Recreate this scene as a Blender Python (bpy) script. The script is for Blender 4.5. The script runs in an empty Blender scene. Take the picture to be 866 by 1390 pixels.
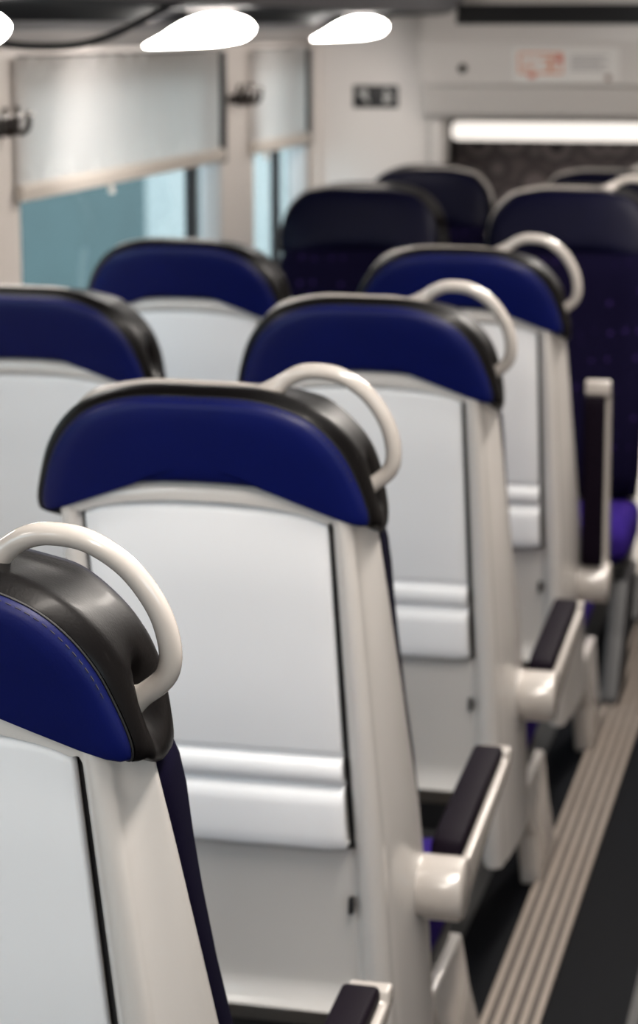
import bpy, bmesh, math, random
from mathutils import Vector, Matrix
random.seed(4)
SC = bpy.context.scene
COL = SC.collection
PI = math.pi

# ------------------------------------------------------------------ camera
F_PX = 3010.0
PITCH = math.radians(12.2766)
YAW = math.radians(13.631)
CAM_H = 1.78
cam_d = bpy.data.cameras.new('camera')
cam = bpy.data.objects.new('camera', cam_d)
COL.objects.link(cam)
cam.location = (0, 0, CAM_H)
cam.rotation_euler = (PI / 2 - PITCH, 0, YAW)
cam_d.sensor_fit = 'VERTICAL'
cam_d.sensor_height = 36.0
cam_d.lens = F_PX / 1390.0 * 36.0
cam_d.clip_start = 0.05
cam_d.clip_end = 300
cam_d.dof.use_dof = True
cam_d.dof.focus_distance = 1.93
cam_d.dof.aperture_fstop = 6.3
SC.camera = cam

# ------------------------------------------------------------------ world, exposure
w = bpy.data.worlds.new('sky')
SC.world = w
w.use_nodes = True
nt = w.node_tree
for n in list(nt.nodes): nt.nodes.remove(n)
bg = nt.nodes.new('ShaderNodeBackground')
wo = nt.nodes.new('ShaderNodeOutputWorld')
bg.inputs[0].default_value = (0.84, 0.91, 1.0, 1)
bg.inputs[1].default_value = 3.9
nt.links.new(bg.outputs[0], wo.inputs[0])
vs = SC.view_settings
SC.display_settings.display_device = 'sRGB'
vs.view_transform = 'Standard'
vs.look = 'None'
vs.gamma = 1.0
vs.use_curve_mapping = False
vs.exposure = 0.42

def area_light(name, loc, size, size_y, power, color, rot=(0, 0, 0)):
    d = bpy.data.lights.new(name, 'AREA')
    d.shape = 'RECTANGLE'; d.size = size; d.size_y = size_y
    d.energy = power; d.color = color
    o = bpy.data.objects.new(name, d); COL.objects.link(o)
    o.location = loc; o.rotation_euler = rot
    return o

# unseen strip lights added as fill under the ceiling (their diffusers are built below) shine downwards
FILL_STRIP_Y = (-1.9, 0.0, 1.9, 3.8, 5.7)
for sy, sw in zip(FILL_STRIP_Y, (9.0, 16.0, 24.0, 17.0, 30.0)):
    area_light('fill_strip_light', (-0.22, sy, 2.035), 0.14, 1.3, sw, (1.0, 0.92, 0.84))

# ------------------------------------------------------------------ materials
def mat(name, col, rough=0.5, metal=0.0, coat=0.0, spec=0.5, noise=None, bump=None, emit=None, sheen=0.0, coat_rough=0.1):
    m = bpy.data.materials.new(name); m.use_nodes = True
    t = m.node_tree; b = t.nodes['Principled BSDF']
    b.inputs['Base Color'].default_value = (*col, 1)
    b.inputs['Roughness'].default_value = rough
    b.inputs['Metallic'].default_value = metal
    b.inputs['Specular IOR Level'].default_value = spec
    b.inputs['Coat Weight'].default_value = coat
    b.inputs['Coat Roughness'].default_value = coat_rough
    b.inputs['Sheen Weight'].default_value = sheen
    if emit:
        b.inputs['Emission Color'].default_value = (*emit[0], 1)
        b.inputs['Emission Strength'].default_value = emit[1]
    tc = t.nodes.new('ShaderNodeTexCoord')
    if noise:
        sc_, amt = noise
        n = t.nodes.new('ShaderNodeTexNoise'); n.inputs['Scale'].default_value = sc_
        n.inputs['Detail'].default_value = 4
        t.links.new(tc.outputs['Object'], n.inputs['Vector'])
        mx = t.nodes.new('ShaderNodeMix'); mx.data_type = 'RGBA'
        mx.inputs['A'].default_value = (*[c * (1 - amt) for c in col], 1)
        mx.inputs['B'].default_value = (*[min(1, c * (1 + amt)) for c in col], 1)
        t.links.new(n.outputs['Fac'], mx.inputs['Factor'])
        t.links.new(mx.outputs['Result'], b.inputs['Base Color'])
    if bump:
        sc_, st, di = bump
        n = t.nodes.new('ShaderNodeTexNoise'); n.inputs['Scale'].default_value = sc_
        n.inputs['Detail'].default_value = 3
        t.links.new(tc.outputs['Object'], n.inputs['Vector'])
        bp = t.nodes.new('ShaderNodeBump'); bp.inputs['Strength'].default_value = st
        bp.inputs['Distance'].default_value = di
        t.links.new(n.outputs['Fac'], bp.inputs['Height'])
        t.links.new(bp.outputs['Normal'], b.inputs['Normal'])
    return m

M = {}
M['shell'] = mat('shell_plastic', (0.60, 0.57, 0.545), 0.24, coat=0.7, noise=(3.0, 0.03), bump=(900, 0.05, 0.0003))
M['tray'] = mat('tray_plastic', (0.82, 0.82, 0.835), 0.42, noise=(4.0, 0.03), bump=(1200, 0.08, 0.0003))
M['handle'] = mat('handle_plastic', (0.44, 0.405, 0.375), 0.2, coat=0.5, noise=(30, 0.03))
M['blue'] = mat('blue_leather', (0.0018, 0.0045, 0.062), 0.40, spec=0.20, noise=(14, 0.15), bump=(420, 0.16, 0.0008))
M['front'] = mat('dark_front_leather', (0.0015, 0.0015, 0.010), 0.45, spec=0.08, noise=(14, 0.2), bump=(420, 0.16, 0.0008))
M['leather'] = mat('black_leather', (0.0025, 0.002, 0.0022), 0.42, spec=0.11, noise=(14, 0.25), bump=(330, 0.22, 0.001), coat=0.05, coat_rough=0.16)
M['pad'] = mat('armrest_leather', (0.0045, 0.0022, 0.006), 0.6, spec=0.06, bump=(400, 0.15, 0.0008))
M['stitch'] = mat('stitch_thread', (0.025, 0.022, 0.03), 0.8)
M['gap'] = mat('rubber_and_gap_black', (0.006, 0.006, 0.007), 0.6)
M['pan'] = mat('seat_pan_plastic', (0.012, 0.012, 0.014), 0.5)
M['wall'] = mat('wall_plastic', (0.68, 0.64, 0.61), 0.45, noise=(2.5, 0.03))
M['pillar'] = mat('pillar_plastic', (0.60, 0.55, 0.51), 0.42, noise=(2.5, 0.03))
M['cove'] = mat('cove_plastic', (0.30, 0.265, 0.235), 0.4)
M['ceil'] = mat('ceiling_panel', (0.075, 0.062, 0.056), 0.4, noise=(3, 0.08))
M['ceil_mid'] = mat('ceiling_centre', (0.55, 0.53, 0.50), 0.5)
M['slot'] = mat('ceiling_channel', (0.006, 0.006, 0.007), 0.7, spec=0.2)
M['floor'] = mat('floor_vinyl', (0.004, 0.0045, 0.006), 0.65, spec=0.06, noise=(60, 0.3))
M['floor2'] = mat('aisle_strip_vinyl', (0.03, 0.03, 0.03), 0.5, noise=(60, 0.2))
M['rail'] = mat('rail_metal', (0.30, 0.255, 0.22), 0.42, metal=0.25, noise=(20, 0.12))
M['raildark'] = mat('rail_groove', (0.05, 0.04, 0.035), 0.6)
M['metal'] = mat('dark_metal', (0.06, 0.05, 0.045), 0.3, metal=0.9)
M['steel'] = mat('polished_steel', (0.6, 0.58, 0.56), 0.2, metal=1.0)
M['blind'] = mat('blind_fabric', (0.66, 0.63, 0.605), 0.75, noise=(3, 0.03), bump=(500, 0.1, 0.0005))
def translucent(m, f):
    t = m.node_tree; b = t.nodes['Principled BSDF']; o = t.nodes['Material Output']
    tl = t.nodes.new('ShaderNodeBsdfTranslucent'); tl.inputs[0].default_value = (0.75, 0.70, 0.66, 1)
    mx = t.nodes.new('ShaderNodeMixShader'); mx.inputs[0].default_value = f
    t.links.new(b.outputs[0], mx.inputs[1]); t.links.new(tl.outputs[0], mx.inputs[2]); t.links.new(mx.outputs[0], o.inputs[0])
translucent(M['blind'], 0.10)
M['hem'] = mat('blind_hem', (0.50, 0.45, 0.40), 0.5)
M['frame'] = mat('window_frame_rubber', (0.012, 0.012, 0.014), 0.5)
M['lightframe'] = mat('window_frame_grey', (0.5, 0.5, 0.5), 0.4)
M['signblack'] = mat('sign_black', (0.010, 0.010, 0.011), 0.5)
M['signwhite'] = mat('sign_white', (0.55, 0.54, 0.52), 0.5)
M['sticker'] = mat('sticker_paper', (0.78, 0.75, 0.72), 0.5)
M['orange'] = mat('sticker_orange', (0.72, 0.33, 0.20), 0.5)
M['red'] = mat('sticker_red', (0.62, 0.13, 0.08), 0.5)
M['greytext'] = mat('sticker_grey', (0.36, 0.34, 0.34), 0.5)
M['brown'] = mat('sticker_brown', (0.22, 0.13, 0.10), 0.5)
M['lens'] = mat('lamp_lens', (0.9, 0.9, 0.9), 0.3, emit=((1.0, 0.95, 0.90), 22.0))
M['strip'] = mat('fill_strip_diffuser', (0.9, 0.9, 0.9), 0.4, emit=((1.0, 0.93, 0.85), 3))
M['ground'] = mat('ground_gravel', (0.16, 0.17, 0.16), 0.9, noise=(4, 0.3))
M['teal'] = mat('outside_wall_paint', (0.050, 0.082, 0.082), 0.7, noise=(0.8, 0.25))
M['purple'] = mat('magazine_purple', (0.30, 0.10, 0.62), 0.5)

def fabric(nm, c0, c1):
    m = bpy.data.materials.new(nm); m.use_nodes = True
    t = m.node_tree; b = t.nodes['Principled BSDF']
    tc = t.nodes.new('ShaderNodeTexCoord')
    v = t.nodes.new('ShaderNodeTexVoronoi'); v.inputs['Scale'].default_value = 26
    v.inputs['Randomness'].default_value = 0.35
    t.links.new(tc.outputs['Object'], v.inputs['Vector'])
    r = t.nodes.new('ShaderNodeValToRGB')
    r.color_ramp.elements[0].position = 0.10; r.color_ramp.elements[0].color = (*c1, 1)
    r.color_ramp.elements[1].position = 0.20; r.color_ramp.elements[1].color = (*c0, 1)
    t.links.new(v.outputs['Distance'], r.inputs['Fac'])
    t.links.new(r.outputs['Color'], b.inputs['Base Color'])
    b.inputs['Roughness'].default_value = 0.9
    b.inputs['Specular IOR Level'].default_value = 0.05
    n = t.nodes.new('ShaderNodeTexNoise'); n.inputs['Scale'].default_value = 700
    t.links.new(tc.outputs['Object'], n.inputs['Vector'])
    bp = t.nodes.new('ShaderNodeBump'); bp.inputs['Strength'].default_value = 0.3
    bp.inputs['Distance'].default_value = 0.001
    t.links.new(n.outputs['Fac'], bp.inputs['Height']); t.links.new(bp.outputs['Normal'], b.inputs['Normal'])
    return m
M['fabric'] = fabric('navy_fabric', (0.0018, 0.0011, 0.009), (0.02, 0.010, 0.06))
M['fabric_seat'] = fabric('purple_fabric', (0.022, 0.010, 0.12), (0.09, 0.04, 0.25))
M['fabric_edge'] = mat('dark_fabric', (0.007, 0.005, 0.012), 0.9, spec=0.15, bump=(600, 0.4, 0.001))

def pattern_mat():
    m = bpy.data.materials.new('patterned_panel'); m.use_nodes = True
    t = m.node_tree; b = t.nodes['Principled BSDF']
    tc = t.nodes.new('ShaderNodeTexCoord')
    v = t.nodes.new('ShaderNodeTexVoronoi'); v.inputs['Scale'].default_value = 8.5
    v.inputs['Randomness'].default_value = 0.7
    t.links.new(tc.outputs['Object'], v.inputs['Vector'])
    r = t.nodes.new('ShaderNodeValToRGB'); e = r.color_ramp.elements
    e[0].position = 0.0; e[0].color = (0.04, 0.032, 0.036, 1)
    e[1].position = 0.22; e[1].color = (0.06, 0.05, 0.052, 1)
    for p, c in ((0.30, (0.30, 0.25, 0.25)), (0.45, (0.27, 0.23, 0.23)), (0.55, (0.09, 0.075, 0.08)), (0.75, (0.20, 0.165, 0.165))):
        x = e.new(p); x.color = (*c, 1)
    t.links.new(v.outputs['Distance'], r.inputs['Fac'])
    t.links.new(r.outputs['Color'], b.inputs['Base Color'])
    b.inputs['Roughness'].default_value = 0.6
    return m
M['pattern'] = pattern_mat()

def glass_mat():
    m = bpy.data.materials.new('tinted_glass'); m.use_nodes = True
    t = m.node_tree
    for n in list(t.nodes): t.nodes.remove(n)
    o = t.nodes.new('ShaderNodeOutputMaterial')
    tr = t.nodes.new('ShaderNodeBsdfTransparent'); tr.inputs[0].default_value = (0.84, 0.92, 0.93, 1)
    gl = t.nodes.new('ShaderNodeBsdfGlossy'); gl.inputs['Roughness'].default_value = 0.03
    lw = t.nodes.new('ShaderNodeLayerWeight'); lw.inputs['Blend'].default_value = 0.5
    fr = t.nodes.new('ShaderNodeMath'); fr.operation = 'POWER'; fr.inputs[1].default_value = 5.0
    fm = t.nodes.new('ShaderNodeMath'); fm.operation = 'MULTIPLY_ADD'; fm.inputs[1].default_value = 0.5; fm.inputs[2].default_value = 0.04
    t.links.new(lw.outputs['Facing'], fr.inputs[0]); t.links.new(fr.outputs[0], fm.inputs[0]); fr = fm
    mx = t.nodes.new('ShaderNodeMixShader')
    t.links.new(fr.outputs[0], mx.inputs[0]); t.links.new(tr.outputs[0], mx.inputs[1]); t.links.new(gl.outputs[0], mx.inputs[2])
    t.links.new(mx.outputs[0], o.inputs[0])
    return m
M['glass'] = glass_mat()

# ------------------------------------------------------------------ helpers
def finish(bm, name, m, parent=None, smooth=40, loc=None):
    bmesh.ops.recalc_face_normals(bm, faces=bm.faces)
    lim = math.radians(smooth)
    for f in bm.faces: f.smooth = smooth > 0
    for e in bm.edges:
        if len(e.link_faces) == 2 and e.calc_face_angle(0) > lim: e.smooth = False
    me = bpy.data.meshes.new(name); bm.to_mesh(me); bm.free()
    ms = m if isinstance(m, (list, tuple)) else [m]
    for x in ms: me.materials.append(x)
    o = bpy.data.objects.new(name, me); COL.objects.link(o)
    if parent: o.parent = parent
    if loc: o.location = loc
    return o

def tag(o, label=None, cat=None, group=None, kind=None):
    if label: o['label'] = label
    if cat: o['category'] = cat
    if group: o['group'] = group
    if kind: o['kind'] = kind
    return o

def empty(name, loc=(0, 0, 0), rz=0.0):
    o = bpy.data.objects.new(name, None); COL.objects.link(o)
    o.location = loc; o.rotation_euler = (0, 0, rz); o.empty_display_size = 0.1
    return o

def hollow(x, s, t):
    if x < .10: return 0.0
    return .034 * math.exp(-((s - .542) / .031) ** 2 - ((t - .060) / .028) ** 2)

def add_box(bm, a, b, bev=0.0, seg=2, mi=0):
    x0, y0, z0 = a; x1, y1, z1 = b
    n = bmesh.new()
    vs_ = [n.verts.new(p) for p in ((x0,y0,z0),(x1,y0,z0),(x1,y1,z0),(x0,y1,z0),(x0,y0,z1),(x1,y0,z1),(x1,y1,z1),(x0,y1,z1))]
    for f in ((0,1,2,3),(4,5,6,7),(0,1,5,4),(1,2,6,5),(2,3,7,6),(3,0,4,7)): n.faces.new([vs_[i] for i in f])
    bmesh.ops.recalc_face_normals(n, faces=n.faces)
    if bev > 0: bmesh.ops.bevel(n, geom=list(n.edges), offset=bev, segments=seg, affect='EDGES', profile=0.5)
    for f in n.faces: f.material_index = mi
    tmp = bpy.data.meshes.new('t'); n.to_mesh(tmp); n.free(); bm.from_mesh(tmp); bpy.data.meshes.remove(tmp)

def box(name, a, b, m, parent=None, bev=0.0, seg=2):
    bm = bmesh.new(); add_box(bm, a, b, bev, seg); return finish(bm, name, m, parent, 35)

def add_tube(bm, pts, rad, seg=16, caps=True, flat=1.0, side=None):
    """tube through pts; rad a number or list; flat scales the radius along the frame's second axis"""
    pts = [Vector(p) for p in pts]
    rs = rad if isinstance(rad, (list, tuple)) else [rad] * len(pts)
    rings = []
    ref = Vector(side) if side else None
    up = None
    for i, p in enumerate(pts):
        t = (pts[min(i + 1, len(pts) - 1)] - pts[max(i - 1, 0)]).normalized()
        if ref is not None:
            u = (ref - t * ref.dot(t)).normalized()
        else:
            if up is None: up = Vector((0, 0, 1)) if abs(t.z) < 0.9 else Vector((1, 0, 0))
            u = (up - t * up.dot(t)).normalized(); up = u
        v = t.cross(u)
        rings.append([bm.verts.new(p + v * (math.cos(2*PI*k/seg) * rs[i]) + u * (math.sin(2*PI*k/seg) * rs[i] * flat)) for k in range(seg)])
    for a, b in zip(rings, rings[1:]):
        for k in range(seg): bm.faces.new((a[k], a[(k+1) % seg], b[(k+1) % seg], b[k]))
    if caps:
        bm.faces.new(rings[0]); bm.faces.new(rings[-1])

def catmull(pts, n=6):
    P = [Vector(p) for p in pts]; out = []
    for i in range(len(P) - 1):
        p0 = P[i-1] if i else P[0]*2 - P[1]
        p1, p2 = P[i], P[i+1]
        p3 = P[i+2] if i + 2 < len(P) else P[-1]*2 - P[-2]
        for k in range(n):
            t = k / n
            out.append(0.5*((2*p1) + (p2-p0)*t + (2*p0-5*p1+4*p2-p3)*t*t + (3*p1-p0-3*p2+p3)*t**3))
    out.append(P[-1]); return out

def interp(x, tab):
    if x <= tab[0][0]: return tab[0][1]
    for (a, fa), (b, fb) in zip(tab, tab[1:]):
        if x <= b: return fa + (fb - fa) * (x - a) / (b - a)
    return tab[-1][1]
def sst(a, b, x):
    t = max(0, min(1, (x - a) / (b - a))); return t*t*(3-2*t)

def loft(bm, rings, closed=True, cap0=True, cap1=True, mi=0):
    R = [[bm.verts.new(p) for p in r] for r in rings]
    n = len(R[0])
    for a, b in zip(R, R[1:]):
        for k in range(n if closed else n - 1):
            f = bm.faces.new((a[k], a[(k+1) % n], b[(k+1) % n], b[k])); f.material_index = mi
    if cap0: bm.faces.new(R[0]).material_index = mi
    if cap1: bm.faces.new(R[-1]).material_index = mi
    return R

# ------------------------------------------------------------------ train seat
REC = math.radians(14.8)
PIV_Z = 0.657
TV = Vector((0, -math.sin(REC), math.cos(REC)))   # up the reclined back
NV = Vector((0, math.cos(REC), math.sin(REC)))    # forward, out of the back towards the sitter
def L(x, s, t): return Vector((x, 0, PIV_Z)) + TV * s + NV * t

TOPF = [(p.x, p.y) for p in catmull([(-.04, .5675, 0), (0, .568, 0), (.05, .567, 0), (.10, .562, 0), (.14, .554, 0), (.175, .542, 0), (.205, .526, 0), (.228, .507, 0), (.25, .484, 0)], 8)][8:]
def s_top(x, t): return interp(abs(x), TOPF) - 0.42 * max(0.0, t - 0.0)
def s_bot(x): return -0.31 - 0.15 * sst(.150, .185, abs(x))
def front_t(s): return interp(s, [(-.46, .175), (-.18, .175), (.0, .155), (.13, .128), (.30, .098), (.46, .072), (.56, .06)])
def flare(s): return interp(s, [(-.46, .020), (0, .016), (.3, .006), (.5, 0)])

def shell_mesh():
    bm = bmesh.new()
    base = [(0, .014), (.08, .014), (.150, .014), (.166, .013), (.172, .004), (.177, -.007), (.185, -.0145), (.194, -.0125), (.200, -.003), (.2015, .011), (.206, .028)]
    rows = []
    NV_ = 56
    for j in range(NV_ + 1):
        v = j / NV_
        right = []
        s_ref = -.40 + v * .95
        ft = front_t(s_ref); fl = flare(s_ref)
        ctrl = [(x + fl * sst(.16, .21, x), t) for x, t in base]
        ctrl += [(.218 + fl, .028 + (ft - .028) * .45), (.222 + fl, ft - .014), (.219 + fl, ft - .003), (.208 + fl, ft + .001), (.18, ft + .002), (.09, ft + .002), (0, ft + .002)]
        pts = [(c.x, c.y) for c in catmull([(a, b, 0) for a, b in ctrl], 3)]
        for i, (x, t) in enumerate(pts):
            st_ = s_top(x, t); sb = s_bot(x)
            # denser rows near the top edge
            vv = 1 - (1 - v) ** 1.25
            s = sb + vv * (st_ - sb)
            tt = t
            if i <= 30:
                d = st_ - s
                rise = sst(.034, .024, d)               # raised band over the tray
                if abs(x) < .178: tt = t + (-.010 - t) * rise
                roll = max(0, 1 - d / .010); tt += .010 * roll * roll
                if x < .165:                             # lip along the bottom
                    lp = math.exp(-((s + .290) / .012) ** 2); tt -= .026 * lp
            right.append((x, s, tt))
        row = right + [(-x, s, t) for x, s, t in reversed(right[1:-1])]
        rows.append([L(*p) for p in row])
    loft(bm, rows, True, True, True)
    return bm

def tray_mesh():
    bm = bmesh.new()
    prof = [(.531, .012), (.5305, .002), (.527, -.003), (.520, -.005), (.40, -.006), (.28, -.006), (.165, -.006), (.157, -.005), (.152, .000), (.148, .000),
            (.144, -.008), (.138, -.013), (.125, -.014), (.113, -.012), (.108, -.006), (.105, .000), (.101, .000), (.097, -.008), (.090, -.015), (.075, -.017), (.03, -.018), (.010, -.018), (.003, -.015), (.000, -.009), (.000, .012)]
    xs = [(-.1665, .012), (-.1665, .003), (-.1655, .0012), (-.1635, 0), (-.14, 0), (-.07, 0), (0, 0), (.07, 0), (.14, 0), (.1635, 0), (.1655, .0012), (.1665, .003), (.1665, .012)]
    rings = []
    for x, dt in xs:
        r = []
        for s, t in prof:
            ss = s
            if s > .5:
                ss = s - .010 * (abs(x) / .166) ** 2 - (.008 if abs(x) > .160 else 0)
            if s < .006 and abs(x) > .160: ss = s + .004
            r.append(L(x, ss, min(.012, t + dt)))
        rings.append(r)
    loft(bm, rings, False, False, False)
    return bm

HS = [(0, .691), (.04, .691), (.085, .688), (.125, .678), (.160, .661), (.188, .635), (.209, .603), (.223, .568), (.2315, .540), (.2345, .522), (.232, .510), (.222, .512), (.204, .524), (.180, .539), (.150, .551), (.10, .561), (.05, .565), (0, .566)]
HO = [(0, .656), (.045, .656), (.085, .654), (.122, .647), (.155, .636), (.185, .610), (.208, .578), (.221, .540), (.225, .50), (.2245, .468), (.217, .452), (.203, .445), (.18, .446), (.155, .450), (.13, .456), (.09, .462), (.045, .466), (0, .466)]
HOL = [(0, .656), (.045, .657), (.088, .656), (.128, .649), (.164, .640), (.193, .614), (.214, .580), (.226, .540), (.229, .50), (.2265, .468), (.218, .452), (.203, .445), (.18, .446), (.155, .450), (.13, .456), (.09, .462), (.045, .466), (0, .466)]
def outline(tab, left=None):
    r = [(p.x, p.y) for p in catmull([(a, b, 0) for a, b in tab], 4)]
    l = [(p.x, p.y) for p in catmull([(a, b, 0) for a, b in (left or tab)], 4)]
    return r + [(-x, s) for x, s in reversed(l[1:-1])]
OS, OO = outline(HS), outline(HO, HOL)
def hring(o, k, t, cen=(0, .60), grow=0.0):
    out = []
    for x, s in o:
        dx, ds = x - cen[0], s - cen[1]; l = math.hypot(dx, ds * 2.0) + 1e-6
        px, ps = cen[0] + dx * k + grow * dx / l, cen[1] + ds * k + grow * ds * 2 / l
        out.append(L(px - hollow(px, ps, t), ps, t))
    return out
def mixo(a, b, f): return [(p[0]*(1-f)+q[0]*f, p[1]*(1-f)+q[1]*f) for p, q in zip(a, b)]

def head_back_mesh():
    bm = bmesh.new()
    rings = [hring(OS, .955, .006), hring(OS, .958, -.001), hring(OS, .950, -.006), hring(OS, .93, -.0115), hring(OS, .89, -.0155), hring(OS, .80, -.018), hring(OS, .62, -.019), hring(OS, .4, -.0195), hring(OS, .15, -.0195)]
    loft(bm, rings, True, False, True)
    return bm
def head_side_mesh():
    bm = bmesh.new()
    rings = [hring(OS, .94, .004), hring(OS, .955, -.003), hring(OS, .968, -.0045), hring(OS, .985, -.001), hring(OS, 1, .007, grow=.001), hring(mixo(OS, OO, .08), 1, .016, grow=.005), hring(mixo(OS, OO, .2), 1, .026, grow=.0055), hring(mixo(OS, OO, .3), 1, .035, grow=.0055), hring(mixo(OS, OO, .4), 1, .044, grow=.005), hring(mixo(OS, OO, .5), 1, .053, grow=.005), hring(mixo(OS, OO, .6), 1, .062, grow=.0045), hring(mixo(OS, OO, .7), 1, .072, grow=.004), hring(mixo(OS, OO, .78), 1, .080, grow=.003),
             hring(mixo(OS, OO, .85), 1, .088, grow=.002), hring(OO, 1, .104, (0, .56)), hring(OO, .975, .118, (0, .56)), hring(OO, .94, .127, (0, .56))]
    loft(bm, rings, True, False, False)
    return bm
def head_front_mesh():
    bm = bmesh.new()
    rings = [hring(OO, .97, .119, (0, .56)), hring(OO, .94, .129, (0, .56)), hring(OO, .86, .136, (0, .56)), hring(OO, .7, .141, (0, .56)), hring(OO, .4, .143, (0, .56)), hring(OO, .12, .143, (0, .56))]
    loft(bm, rings, True, False, True)
    return bm
def sheen_rim_mesh():  # pale strip modelled in place of the sheen on the headrest's edge
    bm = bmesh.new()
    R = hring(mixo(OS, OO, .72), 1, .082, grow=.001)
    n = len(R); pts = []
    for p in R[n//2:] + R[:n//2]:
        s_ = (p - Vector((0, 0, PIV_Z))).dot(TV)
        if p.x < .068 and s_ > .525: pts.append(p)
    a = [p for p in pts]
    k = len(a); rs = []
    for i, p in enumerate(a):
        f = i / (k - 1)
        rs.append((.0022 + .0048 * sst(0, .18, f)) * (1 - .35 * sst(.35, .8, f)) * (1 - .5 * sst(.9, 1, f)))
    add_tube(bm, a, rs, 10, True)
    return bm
def seam_mesh():
    bm = bmesh.new(); P = hring(OS, .956, -.0045)
    pts = [p for p in P] + [P[0]]
    add_tube(bm, pts, .0014, 6, False)
    return bm
def stitch_mesh():
    bm = bmesh.new(); R = hring(OS, .936, -.0108)
    n = len(R)
    for i in range(n):
        a, b = R[i], R[(i + 1) % n]
        l = (b - a).length; k = max(1, int(l / .0048))
        for q in range(k):
            p0 = a.lerp(b, (q + .15) / k); p1 = a.lerp(b, (q + .75) / k)
            if (p0 - L(0, .60, 0)).dot(TV) < -.02: continue
            add_tube(bm, [p0, p1], .0005, 4, True)
    return bm

def cushion_mesh():
    """padded fabric back, seen along the shell's front edge"""
    bm = bmesh.new()
    lv = [(.470, .30, .5), (.468, .7, .75), (.462, .92, .93), (.45, .99, 1.0), (.42, 1.0, 1.12), (.38, 1.0, 1.16), (.32, 1, 1.06), (.25, 1, 1.0), (.15, 1, 1.0), (.05, 1, 1.06), (-.05, 1, 1.1), (-.18, 1, 1.0), (-.24, .97, .8), (-.25, .8, .5)]
    rings = []
    for s, wx, dp in lv:
        ft = front_t(s); fl = flare(s); hw = (.214 + fl * .6) * wx; th = .074 * dp
        t0 = ft - .02; r = []
        for k in range(40):
            a = 2 * PI * k / 40; c, si = math.cos(a), math.sin(a)
            e = 0.42
            x = hw * math.copysign(abs(c) ** e, c); t = t0 + (th + .02) * (.5 + .5 * math.copysign(abs(si) ** .6, si))
            # side bolsters rise in front
            if si > 0: t += .020 * sst(.10, .19, abs(x)) * (1 - sst(.20, .24, abs(x))) * dp
            r.append(L(x, s, t))
        rings.append(r)
    loft(bm, rings)
    return bm
def seat_mesh():
    bm = bmesh.new(); rings = []
    for y, wx, zt, zb in [(.10, .6, .42, .36), (.105, .9, .445, .34), (.12, .98, .455, .335), (.18, 1, .458, .333), (.30, 1, .458, .333), (.42, 1, .462, .333), (.50, 1, .468, .335), (.55, 1, .462, .34), (.58, .99, .445, .352), (.595, .95, .42, .37), (.598, .8, .41, .38)]:
        r = []
        for k in range(36):
            a = 2 * PI * k / 36; c, si = math.cos(a), math.sin(a)
            x = .228 * wx * math.copysign(abs(c) ** .35, c)
            z = (zt + zb) / 2 + (zt - zb) / 2 * math.copysign(abs(si) ** .55, si)
            if si > 0: z += .014 * sst(.12, .19, abs(x))
            r.append(Vector((x, y, z)))
        rings.append(r)
    loft(bm, rings); return bm
def prism_yz(bm, poly, x0, x1, bev=.006):
    n = bmesh.new()
    a = [n.verts.new((x0, y, z)) for y, z in poly]; b = [n.verts.new((x1, y, z)) for y, z in poly]
    n.faces.new(a); n.faces.new(list(reversed(b)))
    k = len(poly)
    for i in range(k): n.faces.new((a[i], b[i], b[(i+1) % k], a[(i+1) % k]))
    bmesh.ops.recalc_face_normals(n, faces=n.faces)
    if bev: bmesh.ops.bevel(n, geom=list(n.edges), offset=bev, segments=3, affect='EDGES', profile=.5)
    tmp = bpy.data.meshes.new('t'); n.to_mesh(tmp); n.free(); bm.from_mesh(tmp); bpy.data.meshes.remove(tmp)

HP = [(.062, .645), (.080, .662), (.103, .683), (.124, .6965), (.148, .7015), (.182, .696), (.2155, .672), (.2385, .634), (.2465, .595), (.241, .566), (.221, .546), (.200, .533), (.178, .523)]
def handle_mesh(side):
    bm = bmesh.new()
    pts = catmull([L(side * x, s, .058) for x, s in HP], 5)
    n = len(pts); rs = []
    for i in range(n):
        f = i / (n - 1)
        r = .0106
        r += .016 * (1 - sst(0, .19, f)) + .013 * sst(.84, .97, f)
        rs.append(r)
    add_tube(bm, pts, rs, 20, True, flat=.95, side=NV)
    return bm

ARM_Y, ARM_Z = .175, .540
def arm_body_mesh(side):
    """built pointing forward from the hinge at the origin of the arm"""
    bm = bmesh.new()
    x0, x1 = (.243, .299) if side > 0 else (-.299, -.243)
    poly = [(-.02, -.047), (.02, -.050), (.12, -.036), (.28, .004), (.43, .030), (.468, .044), (.474, .058), (.468, .070), (.44, .070), (.438, .055), (.06, .022), (.03, .030), (-.005, .047)]
    prism_yz(bm, poly, x0, x1, .004)
    return bm
def drum_mesh(side):
    bm = bmesh.new()
    a, b = side * .236, side * .305
    sg = 1 if side > 0 else -1
    add_tube(bm, [(a, 0, 0), (b - sg*.006, 0, 0), (b - sg*.002, 0, 0), (b, 0, 0), (b, 0, 0.0)], [.047, .047, .0455, .042, .001], 40, True, side=(0, 0, 1))
    return bm
def pad_mesh(side):
    bm = bmesh.new()
    x0, x1 = (.242, .290) if side > 0 else (-.290, -.242)
    poly = [(.040, .026), (.075, .028), (.25, .042), (.436, .056), (.436, .077), (.425, .083), (.25, .072), (.08, .058), (.048, .052)]
    prism_yz(bm, poly, x0, x1, .007)
    return bm

PROTO = {}
def mesh_of(key, fn, m, smooth=45):
    if key not in PROTO:
        o = finish(fn(), key.split(':')[0], m, None, smooth)
        me = o.data; bpy.data.objects.remove(o); PROTO[key] = me
    return PROTO[key]
def part(name, key, fn, m, parent, smooth=45):
    me = mesh_of(key, fn, m, smooth)
    o = bpy.data.objects.new(name, me); COL.objects.link(o); o.parent = parent
    return o

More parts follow.
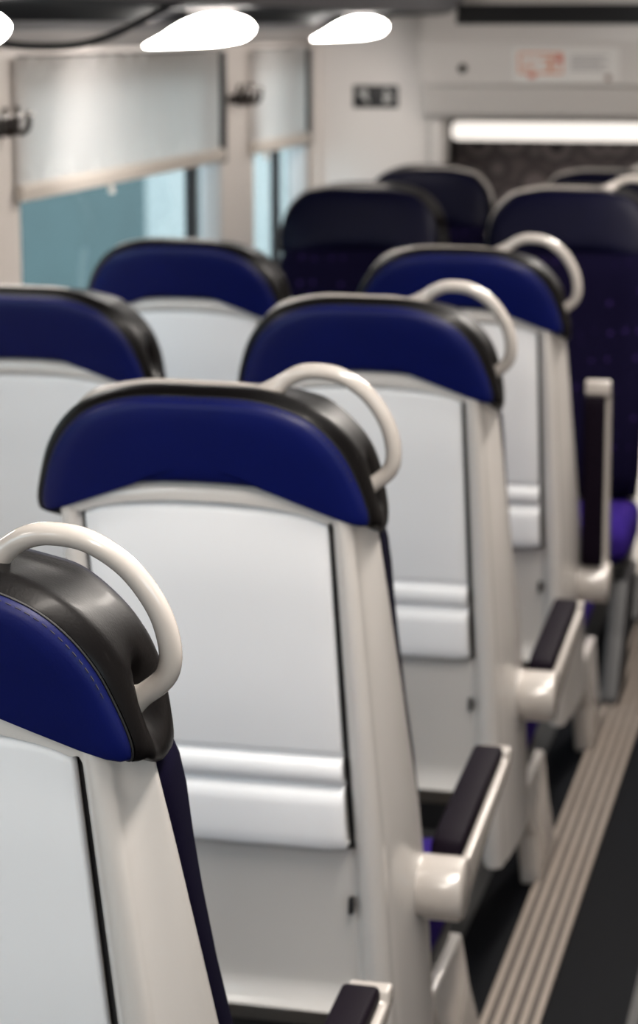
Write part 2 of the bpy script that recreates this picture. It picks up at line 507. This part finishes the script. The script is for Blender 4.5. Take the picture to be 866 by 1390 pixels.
def make_seat(label, group, loc, facing=False, handle=0, arm=0, raised=False):
    root = empty('train_seat', loc, PI if facing else 0.0)
    tag(root, label, 'seat', group)
    part('back_shell', 'back_shell', shell_mesh, M['shell'], root, 50)
    tr = part('tray_table', 'tray_table', tray_mesh, M['tray'], root, 50)
    def gap_shade():  # black strips that draw the shade in the gap around the tray
        bm = bmesh.new()
        for sd in (-1, 1):
            ring = []
            for s_ in (-.004, .1, .2, .3, .4, .505, .515):
                ring.append([L(sd * x_, s_, t_) for x_, t_ in ((.166, .0095), (.1755, .0005), (.1755, .006), (.166, .013))])
            loft(bm, ring)
        ring = [[L(x_, s_, t_) for s_, t_ in ((-.006, .005), (.002, .000), (.002, .013), (-.006, .013))] for x_ in (-.17, .17)]
        loft(bm, ring)
        return bm
    part('tray_gap_shade', 'tray_gap_shade', gap_shade, M['gap'], root, 30)
    def latch():
        bm = bmesh.new()
        p = L(.163, -.105, .004)
        add_box(bm, (p.x - .0035, p.y - .004, p.z - .012), (p.x + .0035, p.y + .01, p.z + .012), .001)
        return bm
    part('latch_slot', 'latch_slot', latch, M['gap'], root)
    hd = part('headrest', 'headrest', head_side_mesh, M['leather'], root, 60)
    hb = part('headrest_back', 'headrest_back', head_back_mesh, M['blue'], hd, 60); hb['label'] = 'dark blue leather rear face of the headrest'
    hf = part('headrest_front', 'headrest_front', head_front_mesh, M['front'], hd, 60)
    rm = part('sheen_rim', 'sheen_rim', sheen_rim_mesh, M['handle'], hd, 60); rm['label'] = 'slim cream strip standing in for sheen along the headrest edge'
    part('seam', 'seam', seam_mesh, M['gap'], hd, 60)
    part('stitching', 'stitching', stitch_mesh, M['stitch'], hd, 60)
    part('back_cushion', 'back_cushion', cushion_mesh, M['fabric'] if facing else M['fabric'], root, 60)
    part('seat_cushion', 'seat_cushion', seat_mesh, M['fabric_seat'], root, 60)
    def pan():
        bm = bmesh.new(); prism_yz(bm, [(.10, .345), (.57, .345), (.55, .29), (.40, .235), (.16, .255)], -.215, .215, .01); return bm
    part('seat_pan', 'seat_pan', pan, M['pan'], root)
    for sd in (-1, 1):
        def leg(sd=sd):
            bm = bmesh.new(); prism_yz(bm, [(.30, .30), (.57, .30), (.66, .17), (.79, .03), (.79, 0), (.56, 0), (.48, .14)], sd*.21 - .022, sd*.21 + .022, .006); return bm
        part('leg', 'leg%d%d' % (sd, facing), leg, M['pan'] if facing else M['shell'], root)
    if handle:
        part('grab_handle', 'grab_handle:%d' % handle, lambda: handle_mesh(handle), M['handle'], root, 60)
    if arm:
        ar = part('armrest', 'armrest:%d' % arm, lambda: arm_body_mesh(arm), M['handle'], root, 40)
        ar.location = (0, ARM_Y, ARM_Z)
        if raised: ar.rotation_euler = (math.radians(88), 0, 0)
        part('hinge_drum', 'hinge_drum:%d' % arm, lambda: drum_mesh(arm), M['handle'], ar, 40)
        part('armrest_pad', 'armrest_pad:%d' % arm, lambda: pad_mesh(arm), M['pad'], ar, 40)
    return root

# ------------------------------------------------------------------ the carriage
WX, EY, BY, RX = -1.95, 7.90, -3.0, 1.45
def S(o): o['kind'] = 'structure'; return o

S(box('floor', (WX - .1, BY, -.08), (RX + .1, 9.2, 0), M['floor']))
S(box('wall_rear', (WX - .1, BY - .1, 0), (RX + .1, BY, 2.3), M['wall']))
# ceiling: cove above the windows, side panel, black channel, inner panel, raised centre
def ceil_strip(name, prof, m, mirror=False):
    bm = bmesh.new()
    sgn = -1 if mirror else 1
    off = (WX + RX) if mirror else 0
    a = [bm.verts.new((off + sgn * x if mirror else x, BY, z)) for x, z in prof]
    b = [bm.verts.new((off + sgn * x if mirror else x, 9.0, z)) for x, z in prof]
    k = len(prof)
    for i in range(k - 1): bm.faces.new((a[i], a[i+1], b[i+1], b[i]))
    bmesh.ops.solidify(bm, geom=list(bm.faces), thickness=.01)
    return S(finish(bm, name, m, None, 40))
for mir in (False, True):
    nm = 'right' if mir else 'left'
    ceil_strip('trim_cove_' + nm, [(WX, 1.735), (WX + .03, 1.752), (WX + .07, 1.770), (WX + .11, 1.778)], M['cove'], mir)
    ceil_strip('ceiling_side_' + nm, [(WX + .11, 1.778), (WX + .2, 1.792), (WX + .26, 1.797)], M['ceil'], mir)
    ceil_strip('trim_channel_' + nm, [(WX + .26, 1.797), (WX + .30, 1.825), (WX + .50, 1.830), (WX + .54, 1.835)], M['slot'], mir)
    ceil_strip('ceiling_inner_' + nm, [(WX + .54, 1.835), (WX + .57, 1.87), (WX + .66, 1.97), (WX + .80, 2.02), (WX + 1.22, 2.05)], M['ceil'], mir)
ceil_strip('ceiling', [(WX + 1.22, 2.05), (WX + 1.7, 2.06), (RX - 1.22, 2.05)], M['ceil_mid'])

# left wall with window bays
BAYS = [(-2.75, -1.05), (-.70, 1.0), (1.35, 3.0), (3.30, 4.66), (5.01, 6.715), (7.13, 7.83)]
SILL, WTOP = .93, 1.72
WT = .07
def wall_with_bays(name, x0, x1, bays, m):
    bm = bmesh.new()
    add_box(bm, (x0, BY, 0), (x1, 9.2, SILL)); add_box(bm, (x0, BY, WTOP), (x1, 9.2, 2.2))
    y = BY
    for a, b in bays:
        add_box(bm, (x0, y, SILL), (x1, a, WTOP)); y = b
    add_box(bm, (x0, y, SILL), (x1, 9.2, WTOP))
    return S(finish(bm, name, m, None, 30))
wall_with_bays('wall_left', WX - WT, WX, BAYS, M['pillar'])
wall_with_bays('wall_right', RX, RX + WT, BAYS[1:2], M['pillar'])
def window(n, side, a, b, mull):
    x = (WX - WT * .75) if side < 0 else (RX + WT * .75)
    r = empty('window_%d' % n, (x, (a + b) / 2, SILL)); S(r)
    h = WTOP - SILL; hw = (b - a) / 2
    bm = bmesh.new()
    for p, q in (((-.012, -hw, 0), (.012, -hw + .03, h)), ((-.012, hw - .007, 0), (.012, hw, h)), ((-.012, -hw, 0), (.012, hw, .03)), ((-.012, -hw, h - .03), (.012, hw, h))):
        add_box(bm, p, q, .003)
    finish(bm, 'window_frame', M['frame'], r)
    box('window_glass', (-.003, -hw + .02, .02), (.003, hw - .02, h - .02), M['glass'], r)
    for y0, y1 in mull:
        box('window_mullion', (-.012, y0 - (a+b)/2, 0), (.014, y1 - (a+b)/2, h), M['frame'], r, .004)
    return r
for i, (a, b) in enumerate(BAYS):
    mull = []
    if i == 4: mull = [(6.555, 6.615)]
    if i == 5: mull = [(7.58, 7.63)]
    window(i + 1, -1, a, b, mull)
window(7, 1, *BAYS[1], [])
# light grey reveal strip on the pillar edges
for k, yy in enumerate((6.715, 7.83)):
    S(box('trim_%d' % (k + 1), (WX - .06, yy - .012, SILL), (WX + .006, yy + .022, WTOP), M['lightframe'], None, .004))

def make_blind(a, b, label, zb=1.405):
    r = empty('roller_blind', (WX + .012, (a + b) / 2, zb)); tag(r, label, 'blind', 'roller blinds over the windows')
    hw = (b - a) / 2 + .006
    bm = bmesh.new(); n = 60; rows = []
    for z in (0.0, .08, .17, .25, 1.715 - zb):
        row = []
        for i in range(n + 1):
            y = -hw + 2 * hw * i / n
            f = sst(.25, .6, i / n)
            row.append(Vector((.003 * f * math.sin(i * .8) * (1 - z) + .001 * math.sin(i * .31), y, z)))
        rows.append(row)
    loft(bm, rows, False, False, False)
    bmesh.ops.solidify(bm, geom=list(bm.faces), thickness=.0015)
    finish(bm, 'blind_fabric', M['blind'], r, 60)
    bm = bmesh.new()
    prism = [(.012, -.024), (.016, -.010), (.015, .008), (.006, .016), (-.004, .016), (-.006, -.024)]
    rings = [[Vector((px, yy, pz)) for px, pz in prism] for yy in (-hw - .004, hw + .004)]
    loft(bm, rings); finish(bm, 'bottom_bar', M['hem'], r, 30)
    box('side_channel', (-.01, hw + .002, -.03), (.012, hw + .035, 1.715 - zb), M['frame'], r, .003)
    bm = bmesh.new(); add_tube(bm, [(.004, -.2, -.024), (.006, -.2, -.05)], [.006, .009], 10); finish(bm, 'pull_tab', M['hem'], r)
    return r
make_blind(4.975, 6.69, 'half-lowered cream roller blind over the wide teal-tinted window')
make_blind(7.06, 7.80, 'half-lowered cream roller blind over the narrow window by the end wall')

def make_hook(y, z, label):
    r = empty('coat_hook', (WX, y, z)); tag(r, label, 'hook', 'coat hooks on the window pillars')
    bm = bmesh.new(); add_box(bm, (.0, -.11, -.014), (.012, .11, .014), .004); finish(bm, 'back_plate', M['metal'], r)
    for q in (-.075, 0, .075):
        bm = bmesh.new()
        add_tube(bm, catmull([(.008, q, -.004), (.035, q, -.016), (.055, q, -.004), (.058, q, .022)], 4), .007, 10)
        add_tube(bm, catmull([(.008, q, .004), (.024, q, .02), (.03, q, .045)], 4), .006, 10)
        k = finish(bm, 'prong', M['metal'], r)
        bm = bmesh.new(); bmesh.ops.create_uvsphere(bm, u_segments=12, v_segments=8, radius=.011, matrix=Matrix.Translation((.058, q, .026)))
        finish(bm, 'ball_tip', M['steel'], k)
make_hook(6.93, 1.565, 'dark metal coat hook on the pillar between the two windows')
make_hook(4.86, 1.560, 'dark metal coat hook on the pillar beside the wide window, ball tip shining')

# teardrop ceiling lamps
def lamp_mesh():
    bm = bmesh.new()
    up = [(0, .004), (.02, .016), (.05, .034), (.085, .058), (.12, .078), (.16, .092), (.20, .098), (.24, .094), (.272, .082), (.290, .064)]
    lo = [(.290, .048), (.276, .030), (.255, .018), (.22, .010), (.18, .004), (.12, .001), (.06, -.002), (.01, -.003)]
    o = [(p.x, p.y) for p in catmull([(a, b, 0) for a, b in up + lo + [up[0]]], 3)][:-1]
    cx, cz = .17, .045
    rings = []
    for k, y in ((.25, -.030), (.55, -.028), (.8, -.023), (.93, -.015), (1, 0), (1, .06), (.93, .075), (.5, .085)):
        rings.append([Vector(((cx + (x - cx) * k) * .90, y, (cz + (z - cz) * k) * .80)) for x, z in o])
    loft(bm, rings)
    return bm
LZ = 1.739
for i, (y, lab) in enumerate(((-.63, None), (.83, None), (2.29, None), (3.62, 'glowing teardrop lamp cut by the left frame edge under the ceiling'),
                 (5.22, 'glowing teardrop lamp over the wide window, middle of the three in view'),
                 (6.92, 'glowing teardrop lamp farthest along, beside the end wall with the black sign'))):
    me = mesh_of('ceiling_lamp', lamp_mesh, M['lens'], 60)
    r = empty('ceiling_lamp', (WX + .248, y, LZ)); tag(r, lab or 'teardrop lamp over the window seats behind the view', 'lamp', 'teardrop lamps along the ceiling')
    if i == 5: r.scale = (.88, 1, .9); r.location.z += .010
    o = bpy.data.objects.new('lamp_lens', me); COL.objects.link(o); o.parent = r
    ld = bpy.data.lights.new('lamp_beam', 'SPOT'); ld.energy = 9.0; ld.color = (1.0, .96, .93); ld.spot_size = math.radians(95); ld.spot_blend = 1.0; ld.shadow_soft_size = .05
    lo_ = bpy.data.objects.new('lamp_beam', ld); COL.objects.link(lo_); lo_.parent = r; lo_.location = (.20, .10, -.03)
    lo_.rotation_euler = Vector((-.40, .50 if y > 6 else .20, -.24)).to_track_quat('-Z', 'Y').to_euler()
    box('mounting', (.10, .02, .085), (.22, .06, .112), M['ceil'], r, .004)
# the same lamps on the other side of the aisle
for i in range(6):
    me = PROTO['ceiling_lamp']
    if i == 0: me = me.copy(); me.materials[0] = mat('dim_lamp_lens', (.9, .9, .9), .3, emit=((1, .93, .86), 7.0)); PROTO['ceiling_lamp'] = me
    r = empty('ceiling_lamp', (RX - .228, -.63 + 1.46 * i, LZ), PI); tag(r, 'teardrop lamp over the seats across the aisle', 'lamp', 'teardrop lamps across the aisle')
    o = bpy.data.objects.new('lamp_lens', me); COL.objects.link(o); o.parent = r
    box('mounting', (.10, .02, .085), (.22, .06, .112), M['ceil'], r, .004)
for sy in FILL_STRIP_Y:  # glowing diffusers added out of view to brighten the carriage
    r = empty('fill_strip_lamp', (-.22, sy, 2.04)); tag(r, 'added flat diffuser lamp, out of view in the aisle ceiling', 'lamp', 'added fill strips in the aisle ceiling')
    box('diffuser', (-.07, -.65, 0), (.07, .65, .012), M['strip'], r, .003)

# drooping black cable below the ceiling
bm = bmesh.new()
add_tube(bm, catmull([(WX + .54, 4.60, 1.845), (-1.50, 4.60, 1.80), (-1.56, 4.6, 1.772), (-1.63, 4.6, 1.751), (-1.70, 4.6, 1.744), (-1.80, 4.6, 1.748), (-1.86, 4.6, 1.77)], 8), .008, 12)
tag(finish(bm, 'cable', M['gap'], None, 60), 'black cable drooping under the ceiling above the wide window', 'cable')

# ------------------------------------------------------------------ end wall, stairwell, header
DX = -1.455
S(box('wall_end', (WX, EY, 0), (DX, EY + .10, 2.06), M['wall'], None, .004))
S(box('trim_3', (DX - .055, EY - .035, 0), (DX, EY + .0, 1.80), M['wall'], None, .014, 3))
S(box('trim_4', (WX, EY - .03, 0), (WX + .045, EY, 1.735), M['pillar'], None, .010, 3))
# header casing over the stair opening
bm = bmesh.new()
prof = [(EY - .09, 2.06), (EY - .12, 1.90), (EY - .165, 1.765), (EY - .180, 1.740), (EY - .172, 1.720), (EY - .145, 1.595), (EY - .130, 1.585), (EY - .085, 1.490), (EY - .06, 1.472), (EY + .10, 1.472), (EY + .10, 2.06)]
rings = []
for x in (-1.522, -1.505, RX):
    k = 1 if x > -1.52 else .0
    rings.append([Vector((x, y + (0 if k else .012), z)) for y, z in prof])
loft(bm, rings)
hdr = S(finish(bm, 'trim_5', M['wall'], None, 18))
# black air slot on the sloping upper face
def on_face(z):
    return interp(z, [(1.765, EY - .165), (1.90, EY - .12), (2.06, EY - .09)])
bm = bmesh.new()
z0, z1 = 1.797, 1.866
y0, y1 = on_face(z0), on_face(z1)
for a in ((-1.39, RX - .05),):
    n = bmesh.new()
    vs8 = [n.verts.new(p) for p in ((a[0], y0 - .004, z0), (a[1], y0 - .004, z0), (a[1], y0 + .02, z0), (a[0], y0 + .02, z0), (a[0], y1 - .004, z1), (a[1], y1 - .004, z1), (a[1], y1 + .02, z1), (a[0], y1 + .02, z1))]
    for f in ((0,1,2,3),(4,5,6,7),(0,1,5,4),(1,2,6,5),(2,3,7,6),(3,0,4,7)): n.faces.new([vs8[i] for i in f])
    t_ = bpy.data.meshes.new('t'); n.to_mesh(t_); n.free(); bm.from_mesh(t_)
vent = finish(bm, 'air_vent', M['signblack'], None, 30); tag(vent, 'long black air vent slot in the casing above the stair opening', 'vent')
# screw cap
def face2(z): return interp(z, [(1.595, EY - .145), (1.72, EY - .172)])
bm = bmesh.new(); add_tube(bm, [(-1.365, face2(1.65) + .006, 1.65), (-1.365, face2(1.65) - .012, 1.645)], [.017, .014], 16)
tag(finish(bm, 'lock_knob', M['metal'], None), 'small dark round lock on the casing left of the notice', 'lock')
# notice sticker
st = empty('notice_sticker', (-1.005, face2(1.66) - .003, 1.660)); st.rotation_euler = (math.radians(12), 0, 0)
tag(st, 'white rectangular notice with orange drawing and grey lines on the casing', 'notice')
def flat(name, x0, x1, z0, z1, m, par, d=.001, y=0.0): return box(name, (x0, y - d, z0), (x1, y, z1), m, par)
flat('sheet', -.182, .182, -.060, .060, M['sticker'], st)
def ringbox(name, x0, x1, z0, z1, w_, m, par, y):
    bm = bmesh.new()
    for a, b in (((x0, z0), (x1, z0 + w_)), ((x0, z1 - w_), (x1, z1)), ((x0, z0), (x0 + w_, z1)), ((x1 - w_, z0), (x1, z1))):
        add_box(bm, (a[0], y - .001, a[1]), (b[0], y, b[1]))
    return finish(bm, name, m, par)
ringbox('drawing_frame', -.165, -.010, -.030, .045, .008, M['orange'], st, -.001)
bm = bmesh.new()
for (a, b, c, d) in ((-.150, -.10, .005, .011), (-.150, -.11, -.012, -.006), (-.09, -.04, .018, .024), (-.08, -.03, -.004, .002), (-.06, -.045, -.022, .03)):
    add_box(bm, (a, -.002, c), (b, -.001, d))
finish(bm, 'drawing_lines', M['orange'], st)
flat('arrow_mark', -.035, -.012, .010, .034, M['red'], st, .001, -.0012)
flat('corner_mark', -.13, -.105, -.045, -.030, M['red'], st, .001, -.0012)
bm = bmesh.new()
for q in range(5): add_box(bm, (.015, -.002, .030 - q * .012), (.145 - (q % 2) * .02, -.001, .035 - q * .012))
finish(bm, 'text_lines', M['greytext'], st)
bm = bmesh.new(); add_tube(bm, [(.145, -.0012, -.043), (.145, -.0025, -.043)], .011, 14); finish(bm, 'round_mark', M['brown'], st)
# black sign with two pictograms on the end wall
sg = empty('pictogram_sign', (-1.706, EY - .004, 1.545)); tag(sg, 'small black sign with two white pictograms on the end wall', 'sign')
box('sign_plate', (-.083, -.004, -.040), (.083, .004, .040), M['signblack'], sg, .003)
def glyph(cx, flip):
    bm = bmesh.new()
    def bar(a, b, w_):
        a, b = Vector((a[0], 0, a[1])), Vector((b[0], 0, b[1])); d = (b - a).normalized(); nrm = Vector((-d.z, 0, d.x)) * w_
        fr = [a + nrm, a - nrm, b - nrm, b + nrm]
        v1 = [bm.verts.new(p + Vector((cx, -.0055, 0))) for p in fr]; v2 = [bm.verts.new(p + Vector((cx, -.004, 0))) for p in fr]
        bm.faces.new(v1)
        for i in range(4): bm.faces.new((v1[i], v1[(i+1) % 4], v2[(i+1) % 4], v2[i]))
    if flip:
        bar((-.004, -.022), (-.004, .004), .008); bar((-.004, .002), (.014, .002), .005); bar((.012, .004), (.012, -.020), .004)
    else:
        bar((-.018, .018), (.006, -.006), .007); bar((.0, .002), (.014, -.020), .006); bar((-.010, -.004), (.012, .010), .004)
    bmesh.ops.create_uvsphere(bm, u_segments=12, v_segments=8, radius=.0085, matrix=Matrix.Translation((cx + (-.002 if flip else .002), -.004, .018)) @ Matrix.Diagonal((1, .15, 1, 1)))
    return finish(bm, 'pictogram', M['signwhite'], sg)
glyph(-.040, False); glyph(.042, True)

# beyond the opening: patterned panel with a bright lamp along its top
S(box('wall_stairwell', (WX, 8.72, 0), (RX, 8.82, 2.06), M['pattern']))
S(box('trim_6', (-1.63, 8.45, 0), (-1.56, 8.72, 1.49), M['gap']))
sl = empty('stairwell_lamp', (-.15, 8.50, 1.40)); tag(sl, 'long glowing lamp cover under the casing in front of the patterned panel', 'lamp')
bm = bmesh.new()
rr = []
for x in (-1.385, -1.378, -1.36, 1.3):
    k = .6 if x < -1.38 else (.9 if x < -1.37 else 1)
    rr.append([Vector((x, .03 * math.cos(a) * k, .035 * math.sin(a) * k)) for a in [2*PI*i/20 for i in range(20)]])
loft(bm, rr); finish(bm, 'lamp_cover', mat('stair_lamp_cover', (.9, .88, .85), .3, emit=((1, .92, .84), .85)), sl, 60)
box('lamp_rail', (-1.38, .02, -.02), (1.3, .21, .04), M['wall'], sl, .004)

# ------------------------------------------------------------------ floor rail and aisle
bm = bmesh.new()
add_box(bm, (-.60, BY, 0), (-.495, EY, .006), .002)
for q in range(5): add_box(bm, (-.600 + q * .0235, BY, .004), (-.587 + q * .0235, EY, .016), .003)
S(finish(bm, 'trim_7', M['rail'], None, 30))
S(box('trim_8', (-.597, BY, .005), (-.50, EY, .0072), M['raildark']))
S(box('floor_aisle', (-.34, BY, .0), (-.32, EY, .003), M['floor2']))
S(box('floor_platform', (WX, BY, .0), (-.70, EY, .003), M['floor2']))

# ------------------------------------------------------------------ seats
GA = 'high-backed train seats beside the aisle, seen from behind'
GW = 'high-backed train seats beside the windows, seen from behind'
GF = 'train seats facing the other way, seen from the front'
CA, CW = -.82, -1.445
P0 = 2.872
make_seat('nearest white-shelled seat, half cut off at left, its cream grab handle in sharp focus', GA, (CA, P0 - .97, 0), handle=1, arm=1)
make_seat('white-shelled seat seen nearly whole, second along the aisle, armrest lowered beside it', GA, (CA, P0, 0), handle=1, arm=1)
make_seat('white-shelled seat third along the aisle, just behind the second, with a grab handle', GA, (CA, P0 + .995, 0), handle=1, arm=1)
make_seat('white-shelled seat farthest along the aisle, its armrest folded upright', GA, (CA, P0 + 1.91, 0), handle=1, arm=1, raised=True)
make_seat('white-shelled seat cut by the left frame edge below the wide window, without a handle', GW, (CW, P0 + .995, 0))
make_seat('white-shelled seat below the mullion of the wide window, without a handle', GW, (CW, P0 + 1.95, 0))
make_seat('dark seat facing the camera by the aisle behind the upright armrest, grab handle on top', GF, (CA, 6.50, 0), True, handle=1).scale = (-1.10, 1, 1)
make_seat('dark blue seat facing the camera beside the narrow window', GF, (CW, 6.45, 0), True).scale = (-1.08, 1, 1)
make_seat('dark seat facing the camera right before the pale end wall, half hidden by another', GF, (CW + .02, 7.36, 0), True)
make_seat('dark seat facing the camera before the patterned panel, only its top showing', GF, (CA, 7.36, 0), True, handle=1).scale = (-1, 1, 1)

# ------------------------------------------------------------------ outside
S(box('ground', (-60, -40, -1.6), (40, 70, -1.5), M['ground']))
bd = empty('trackside_building', (-9, 10, -1.5)); tag(bd, 'blurred teal trackside building seen through the wide window', 'building')
box('building_wall', (-3, -14, 0), (0, 17.6, 6.0), M['teal'], bd)
box('building_roof', (-3.2, -14.2, 6.0), (.2, 17.8, 6.3), M['ground'], bd)
